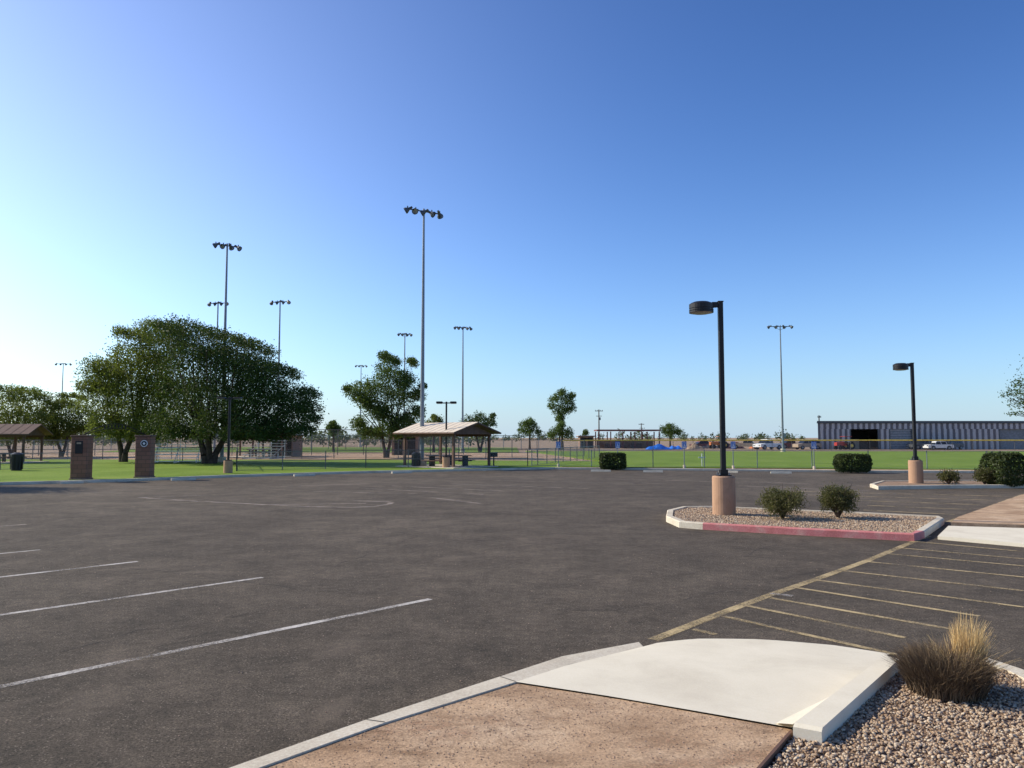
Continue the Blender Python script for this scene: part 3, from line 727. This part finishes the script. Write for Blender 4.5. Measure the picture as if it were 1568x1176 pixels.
# ---------------------------------------------------------------- vehicles
def vehicle(u,d,kind,col,rot=0):
    p=D(u,685,d); b=MB()
    if kind=='car':
        prof=[(-2.2,.32),(-2.22,.72),(-2.0,.86),(-1.2,.93),(1.6,.93),(2.1,.90),(2.2,.6),(2.15,.32)]; b.extr(prof,(0,0,0),1.76,col)
        b.extr([(-1.3,.93),(-.55,1.42),(.85,1.45),(1.65,.93)],(0,0,.002),1.62,'glass',0,1.25,(.93,1.45))
        b.extr([(-.62,1.40),(-.5,1.47),(.8,1.49),(.92,1.41)],(0,0,.004),1.28,col); 
        for x in(-.95,.1,1.05): b.extr([(x-.03,.93),(x-.03+(.25 if x<0 else -.1),1.42),(x+.05+(.25 if x<0 else -.1),1.42),(x+.05,.93)],(0,0,.003),1.635,col,0,1.27,(.93,1.45))
        wx=(-1.35,1.35)
    elif kind=='suv':
        prof=[(-2.3,.4),(-2.3,.95),(-1.3,1.08),(2.2,1.08),(2.28,.4)]; b.extr(prof,(0,0,0),1.85,col)
        b.extr([(-1.3,1.08),(-.75,1.68),(2.0,1.7),(2.2,1.08)],(0,0,.002),1.7,'glass',0,1.4,(1.08,1.7)); b.extr([(-.8,1.66),(-.7,1.75),(1.95,1.76),(2.05,1.68)],(0,0,.004),1.44,col)
        for x in(-.2,.9,2.0): b.extr([(x,1.08),(x,1.66),(x+.1,1.66),(x+.1,1.08)],(0,0,.003),1.72,col,0,1.42,(1.08,1.7))
        wx=(-1.45,1.45)
    elif kind=='pickup':
        b.extr([(-2.7,.45),(-2.7,.95),(-1.5,1.1),(.45,1.12),(.45,.45)],(0,0,0),1.9,col)
        b.extr([(-1.5,1.1),(-.95,1.72),(.3,1.75),(.44,1.1)],(0,0,.002),1.75,'glass',0,1.5,(1.1,1.75)); b.extr([(-1.0,1.7),(-.9,1.79),(.3,1.8),(.36,1.7)],(0,0,.004),1.53,col)
        b.box((-.35,0,1.4),(.1,1.68,.56),col)
        b.box((1.6,0,.62),(2.3,1.86,.3),col); 
        for s in(-1,1): b.box((1.6,s*.9,.93),(2.3,.08,.34),col)
        b.box((2.72,0,.85),(.07,1.8,.5),col); b.box((2.8,0,.5),(.12,1.8,.16),'steel')
        wx=(-1.75,1.75)
    else: # tractor
        b.extr([(-1.7,.7),(-1.7,1.25),(-.1,1.4),(-.1,.7)],(0,0,0),.7,col); b.box((.5,0,.9),(1.2,.8,.4),col,0,.03)
        for x in(-.1,1.1):
            for s in(-1,1): b.box((x,s*.55,1.6),(.06,.06,1.3),'black')
        b.box((.5,0,2.28),(1.5,1.3,.08),col,0,.02); b.box((.7,0,1.25),(.5,.5,.12),'black'); b.cyl((-1.2,0,1.3),(-1.2,0,1.9),.05,.05,'black',6)
        for s in(-1,1): b.cyl((.9,s*.55,.7),(.9,s*.95,.7),.7,.7,'tyre',16); b.cyl((.9,s*.5,.7),(.9,s*.97,.7),.3,.3,'yellow',10); b.cyl((-1.2,s*.45,.4),(-1.2,s*.7,.4),.4,.4,'tyre',14)
        wx=()
    rr=.36 if kind in('car','suv') else .42
    for x in wx:
        for s in(-1,1):
            b.cyl((x,s*.72,rr),(x,s*.97,rr),rr,rr,'tyre',16); b.cyl((x,s*.9,rr),(x,s*.985,rr),rr*.55,rr*.55,'steel',10)
            b.box((-2.22 if kind in('car','suv') else -2.7,s*.62,.72),(.06,.34,.16),'lens')
    nm={'car':'parked_car','suv':'parked_suv','pickup':'pickup_truck','tractor':'farm_tractor'}[kind]
    ob=b.obj(nm); ob.location=(p.x,d,.0); ob.rotation_euler.z=rot
for a in [(1176,136,'pickup','white',.5),(1236,137,'suv','tan',.2),(1292,134,'tractor','red',.3),(1437,133,'car','white',0),(1455,135,'suv','lampgrey',.4),(1142,142,'pickup','tan',2.8),(1100,146,'tractor','orange',.2),(1075,150,'car','maroon',.2),(1212,146,'pickup','maroon',.1),(1415,136,'pickup','lampgrey',.1)]: vehicle(*a)
def tarp(u,d,w,h,mat='bluetarp',name='blue_tarp_pile'):
    p=D(u,685,d); n=22; vs=[];fs=[]
    for i in range(n+1):
        for j in range(n+1):
            x=(i/n-.5)*2;y=(j/n-.5)*2; e=max(0,1-abs(x)**3)*max(0,1-abs(y)**3)
            z=h*e*(.72+.2*math.sin(x*6+p.x)+.12*math.sin(y*9+x*4)+random.uniform(-.07,.07)); vs.append((x*w/2,y*1.3,max(0,z)))
    for i in range(n):
        for j in range(n): a=i*(n+1)+j; fs.append((a,a+n+1,a+n+2,a+1))
    b=MB(); b.add(vs,fs,mat); ob=b.obj(name); ob.location=(p.x,d,0)
tarp(1008,139,4.4,.95); tarp(1034,141,2.4,.7); tarp(1064,141,3,1.1,'ground','dirt_mound'); tarp(1120,150,5,1.3,'maroon','scrap_pile'); tarp(1200,150,4,1.2,'wood','wood_pile'); tarp(1160,151,3,1.0,'orange','construction_material_pile'); tarp(1085,150,4,1.3,'tan','sand_pile')
# ---------------------------------------------------------------- shrubs
def shrub(u,v,wpx,hpx,mat='f_bush',n=5200,leaf=.05,name='shrub',z=.12):
    p=G(u,v); d=p.y; s=d/F; w=wpx*s/2; h=hpx*s; cl=[]
    for i in range(13):
        a=i*2.4; r=w*.58*math.sqrt((i+.5)/13); cl.append((p.x+math.cos(a)*r,p.y+math.sin(a)*r,z+h*(.32+.30*random.random()),w*random.uniform(.36,.54)))
    pts=blob_points(cl,n,18,.30,.35); pts=pts[pts[:,2]>z+.02]
    lv=leafquads(pts,leaf,.5); b=MB()
    for i in range(16):
        a=i*.4+random.random(); e=Vector((p.x+math.cos(a)*w*.7,p.y+math.sin(a)*w*.7,z+h*random.uniform(.5,.95))); m=Vector((p.x,p.y,z)).lerp(e,.5)+Vector((0,0,.04)); b.cyl((p.x,p.y,z-.02),m,.014,.010,'bark',5,False); b.cyl(m,e,.010,.004,'bark',4,False)
    o=b.obj('stems'); c=npmesh('foliage',lv,4,[mat]); e=bpy.data.objects.new(name,None); e.location=(p.x,p.y,z); scene.collection.objects.link(e)
    for q in(o,c): q.parent=e; q.matrix_parent_inverse=Matrix.Translation(-Vector((p.x,p.y,z)))
shrub(1198,802,76,58,n=11500,leaf=.042); shrub(1284,801,69,58,n=11000,leaf=.042)
shrub(1453,746,36,25,leaf=.07,n=2600); shrub(1508,746,38,29,leaf=.07,n=2800)
def hedge(u,v,wpx,hpx,z=.1,dep=1.1):
    p=G(u,v); s=p.y/F; w=wpx*s;h=hpx*s; n=int(2600*(w*h)**.5)+3000
    P=rng.uniform(-.5,.5,(n,3)); ax=rng.integers(0,3,n); m=rng.random(n)<.75
    for k in range(3):
        q=m&(ax==k); P[q,k]=np.sign(P[q,k])*.5*rng.uniform(.9,1.03,q.sum())
    L=np.linalg.norm(P*1.0,axis=1); sc=np.minimum(1,.68/np.maximum(L,1e-6)); P*=sc[:,None]
    P=P*np.array([w,dep,h])+np.array([p.x,p.y+dep/2,z+h/2])+rng.normal(0,.02,(n,3))
    c=npmesh('clipped_hedge',leafquads(P,.11,.55),4,['f_hedge'])
hedge(940,720,38,23); hedge(1312,725,48,26); hedge(1556,748,44,48,.12,1.5)
# ---------------------------------------------------------------- trees
tree('shade_tree',190,64,[(162,580,26),(165,615,30),(195,552,34),(228,530,34),(215,600,42),(250,565,42),(180,645,22),(232,645,30),(150,592,14),(248,506,20),(160,560,16),(210,512,12),(262,600,36),(165,655,14),(205,658,16),(255,655,20)],.17,64000,'f_light',trunk_r=.28,spread=.26,droop=.6,sub=22)
tree('large_shade_tree',322,60,[(280,522,34),(320,540,36),(300,580,45),(355,548,33),(345,600,46),(393,562,33),(388,612,44),(428,592,33),(452,612,27),(440,642,28),(402,650,28),(290,638,34),(340,648,26),(470,622,17),(392,528,13),(297,502,14),(262,500,12),(474,600,11),(350,516,12),(435,566,12),(465,655,12),(255,645,25),(420,662,14),(375,662,14),(290,662,14),(478,640,10)],.16,92000,'f_dark',trunk_r=.33,stems=3,spread=.26,sub=22,droop=.4)
tree('shade_tree',592,80,[(592,566,20),(620,578,17),(575,592,22),(610,604,24),(546,598,18),(562,615,14),(640,602,12),(596,640,22),(622,642,17),(550,646,13),(563,660,11),(532,594,8),(590,545,9),(606,660,13),(632,553,8),(640,628,11),(648,590,6),(580,625,18),(604,551,8),(580,662,9),(625,662,9)],.19,36000,'f_mid',trunk_r=.22,sub=16,spread=.30,depthf=.5,droop=.5)
tree('shade_tree',20,80,[(5,612,16),(0,640,24),(45,604,14),(38,630,22),(20,658,18),(55,658,18),(28,596,8),(-30,630,25),(70,640,16),(40,670,10)],.2,22000,'f_light',trunk_r=.2)
tree('shade_tree',95,84,[(75,625,17),(100,617,12),(90,645,20),(125,632,13),(118,655,16),(70,662,14),(140,650,12),(112,606,6),(95,668,10)],.2,17000,'f_light',trunk_r=.2)
tree('eucalyptus_tree',861,130,[(850,608,10),(870,610,11),(860,625,14),(877,622,7),(845,620,7),(858,640,8),(860,600,7),(876,605,6)],.26,6000,'f_mid',trunk_r=.22,stems=1,sub=12,droop=.5)
tree('shade_tree',857,128,[(856,658,10),(846,663,9),(868,662,9),(860,650,7)],.26,3000,'f_mid',trunk_r=.15,stems=1)
tree('shade_tree',811,140,[(804,650,9),(816,652,9),(811,645,7),(808,660,8),(798,658,6),(824,661,6)],.26,3600,'f_mid',trunk_r=.18,stems=1)
tree('mesquite_tree',735,112,[(718,645,11),(735,640,12),(750,645,10),(740,655,11),(722,655,10),(708,650,6),(754,636,5)],.24,6000,'f_dark',trunk_r=.2)
tree('shade_tree',664,110,[(658,650,10),(670,645,9),(665,638,6),(675,652,7)],.25,2600,'f_light',trunk_r=.18,stems=1)
tree('shade_tree',511,112,[(506,652,8),(516,655,7),(511,647,5),(509,661,7)],.25,2200,'f_mid',trunk_r=.16,stems=1)
tree('shade_tree',1026,175,[(1018,657,8),(1030,655,8),(1038,660,7),(1025,663,9),(1024,651,5)],.32,2800,'f_mid',trunk_r=.2,stems=1)
tree('shade_tree',897,170,[(897,661,5),(895,666,4)],.3,700,'f_mid',trunk_r=.12,stems=1)
tree('mesquite_tree',1660,30,[(1560,597,7),(1569,616,9),(1553,604,4),(1572,585,9),(1620,570,40),(1640,600,46),(1680,580,50),(1590,610,12),(1566,632,4)],.08,10000,'f_mid',trunk_r=.14,sub=10,spread=.4,depthf=.5,fill=.1)
tree('shade_tree',-190,33,[(-190,560,70),(-230,590,60),(-150,600,45),(-200,620,55)],.16,14000,'f_mid',trunk_r=.2,zbase=.1)
cl=[]; 
for i in range(230):
    y=random.uniform(330,700); x=random.uniform(-.75,.75)*y; r=random.uniform(1.5,3.6)
    cl.append((x,y,r*.8,r))
for i in range(60):
    x=random.uniform(-130,-8); cl.append((x,random.uniform(175,230),random.uniform(1.2,3),random.uniform(1.5,3)))
pts=blob_points(cl,30000,10,.35,.3); pts=pts[pts[:,2]>0]; npmesh('distant_trees',leafquads(pts,.8,.7),4,['f_far'])
# ---------------------------------------------------------------- sky, sun, camera
EL=math.radians(33); AZ=math.radians(-74)
S=Vector((math.sin(AZ)*math.cos(EL),math.cos(AZ)*math.cos(EL),math.sin(EL)))
w=bpy.data.worlds.new('World'); scene.world=w; w.use_nodes=True; nt=w.node_tree
bg=nt.nodes['Background']; sky=nt.nodes.new('ShaderNodeTexSky'); sky.sky_type='NISHITA'; sky.sun_disc=False
sky.sun_elevation=EL; sky.sun_rotation=AZ; sky.altitude=400; sky.air_density=1.0; sky.dust_density=.8; sky.ozone_density=1.5
t1=mixc(nt,1.0,sky.outputs[0],(.13*.86,.13*1.06,.13*1.30),'MULTIPLY')
gm=nt.nodes.new('ShaderNodeGamma'); gm.inputs[1].default_value=1.4; nt.links.new(t1,gm.inputs[0])
t2=mixc(nt,1.0,gm.outputs[0],(7.6,7.9,8.0),'MULTIPLY')
# atmospheric haze near the horizon and forward scattering round the sun (functions of world direction)
tc=nt.nodes.new('ShaderNodeTexCoord'); sx=nt.nodes.new('ShaderNodeSeparateXYZ'); nt.links.new(tc.outputs['Generated'],sx.inputs[0])
zc=mth(nt,'MAXIMUM',sx.outputs[2],0.0)
hz=mth(nt,'MULTIPLY',mth(nt,'EXPONENT',mth(nt,'MULTIPLY',zc,-9.0)),.80)
t3=mixc(nt,hz,t2,(.58/.15,.74/.15,.92/.15))
dp=nt.nodes.new('ShaderNodeVectorMath'); dp.operation='DOT_PRODUCT'; nt.links.new(tc.outputs['Generated'],dp.inputs[0]); dp.inputs[1].default_value=S
dd=mth(nt,'MAXIMUM',dp.outputs['Value'],0.0)
ha=mth(nt,'MULTIPLY',mth(nt,'POWER',dd,3.0),mth(nt,'POWER',mth(nt,'SUBTRACT',1.0,zc),2.0))
hc=nt.nodes.new('ShaderNodeCombineXYZ'); 
for i,k in enumerate((8.6,7.0,3.0)): nt.links.new(mth(nt,'MULTIPLY',ha,k),hc.inputs[i])
t4=mixc(nt,1.0,t3,hc.outputs[0],'ADD')
nt.links.new(t4,bg.inputs[0]); bg.inputs[1].default_value=.15
sl=bpy.data.lights.new('sun','SUN'); sl.energy=5.0; sl.angle=math.radians(.53); sl.color=(1,.90,.70)
so=bpy.data.objects.new('sun',sl); so.rotation_euler=S.to_track_quat('Z','Y').to_euler(); so.location=(-40,10,40); scene.collection.objects.link(so)
cam=bpy.data.cameras.new('camera'); cam.sensor_width=36; cam.lens=F/1568*36; cam.clip_end=10000; cam.clip_start=.1
co=bpy.data.objects.new('camera',cam); co.location=(0,0,H); co.rotation_euler=(math.pi/2+PITCH,0,0); scene.collection.objects.link(co); scene.camera=co
scene.view_settings.view_transform='Standard'; scene.view_settings.look='None'; scene.view_settings.exposure=0
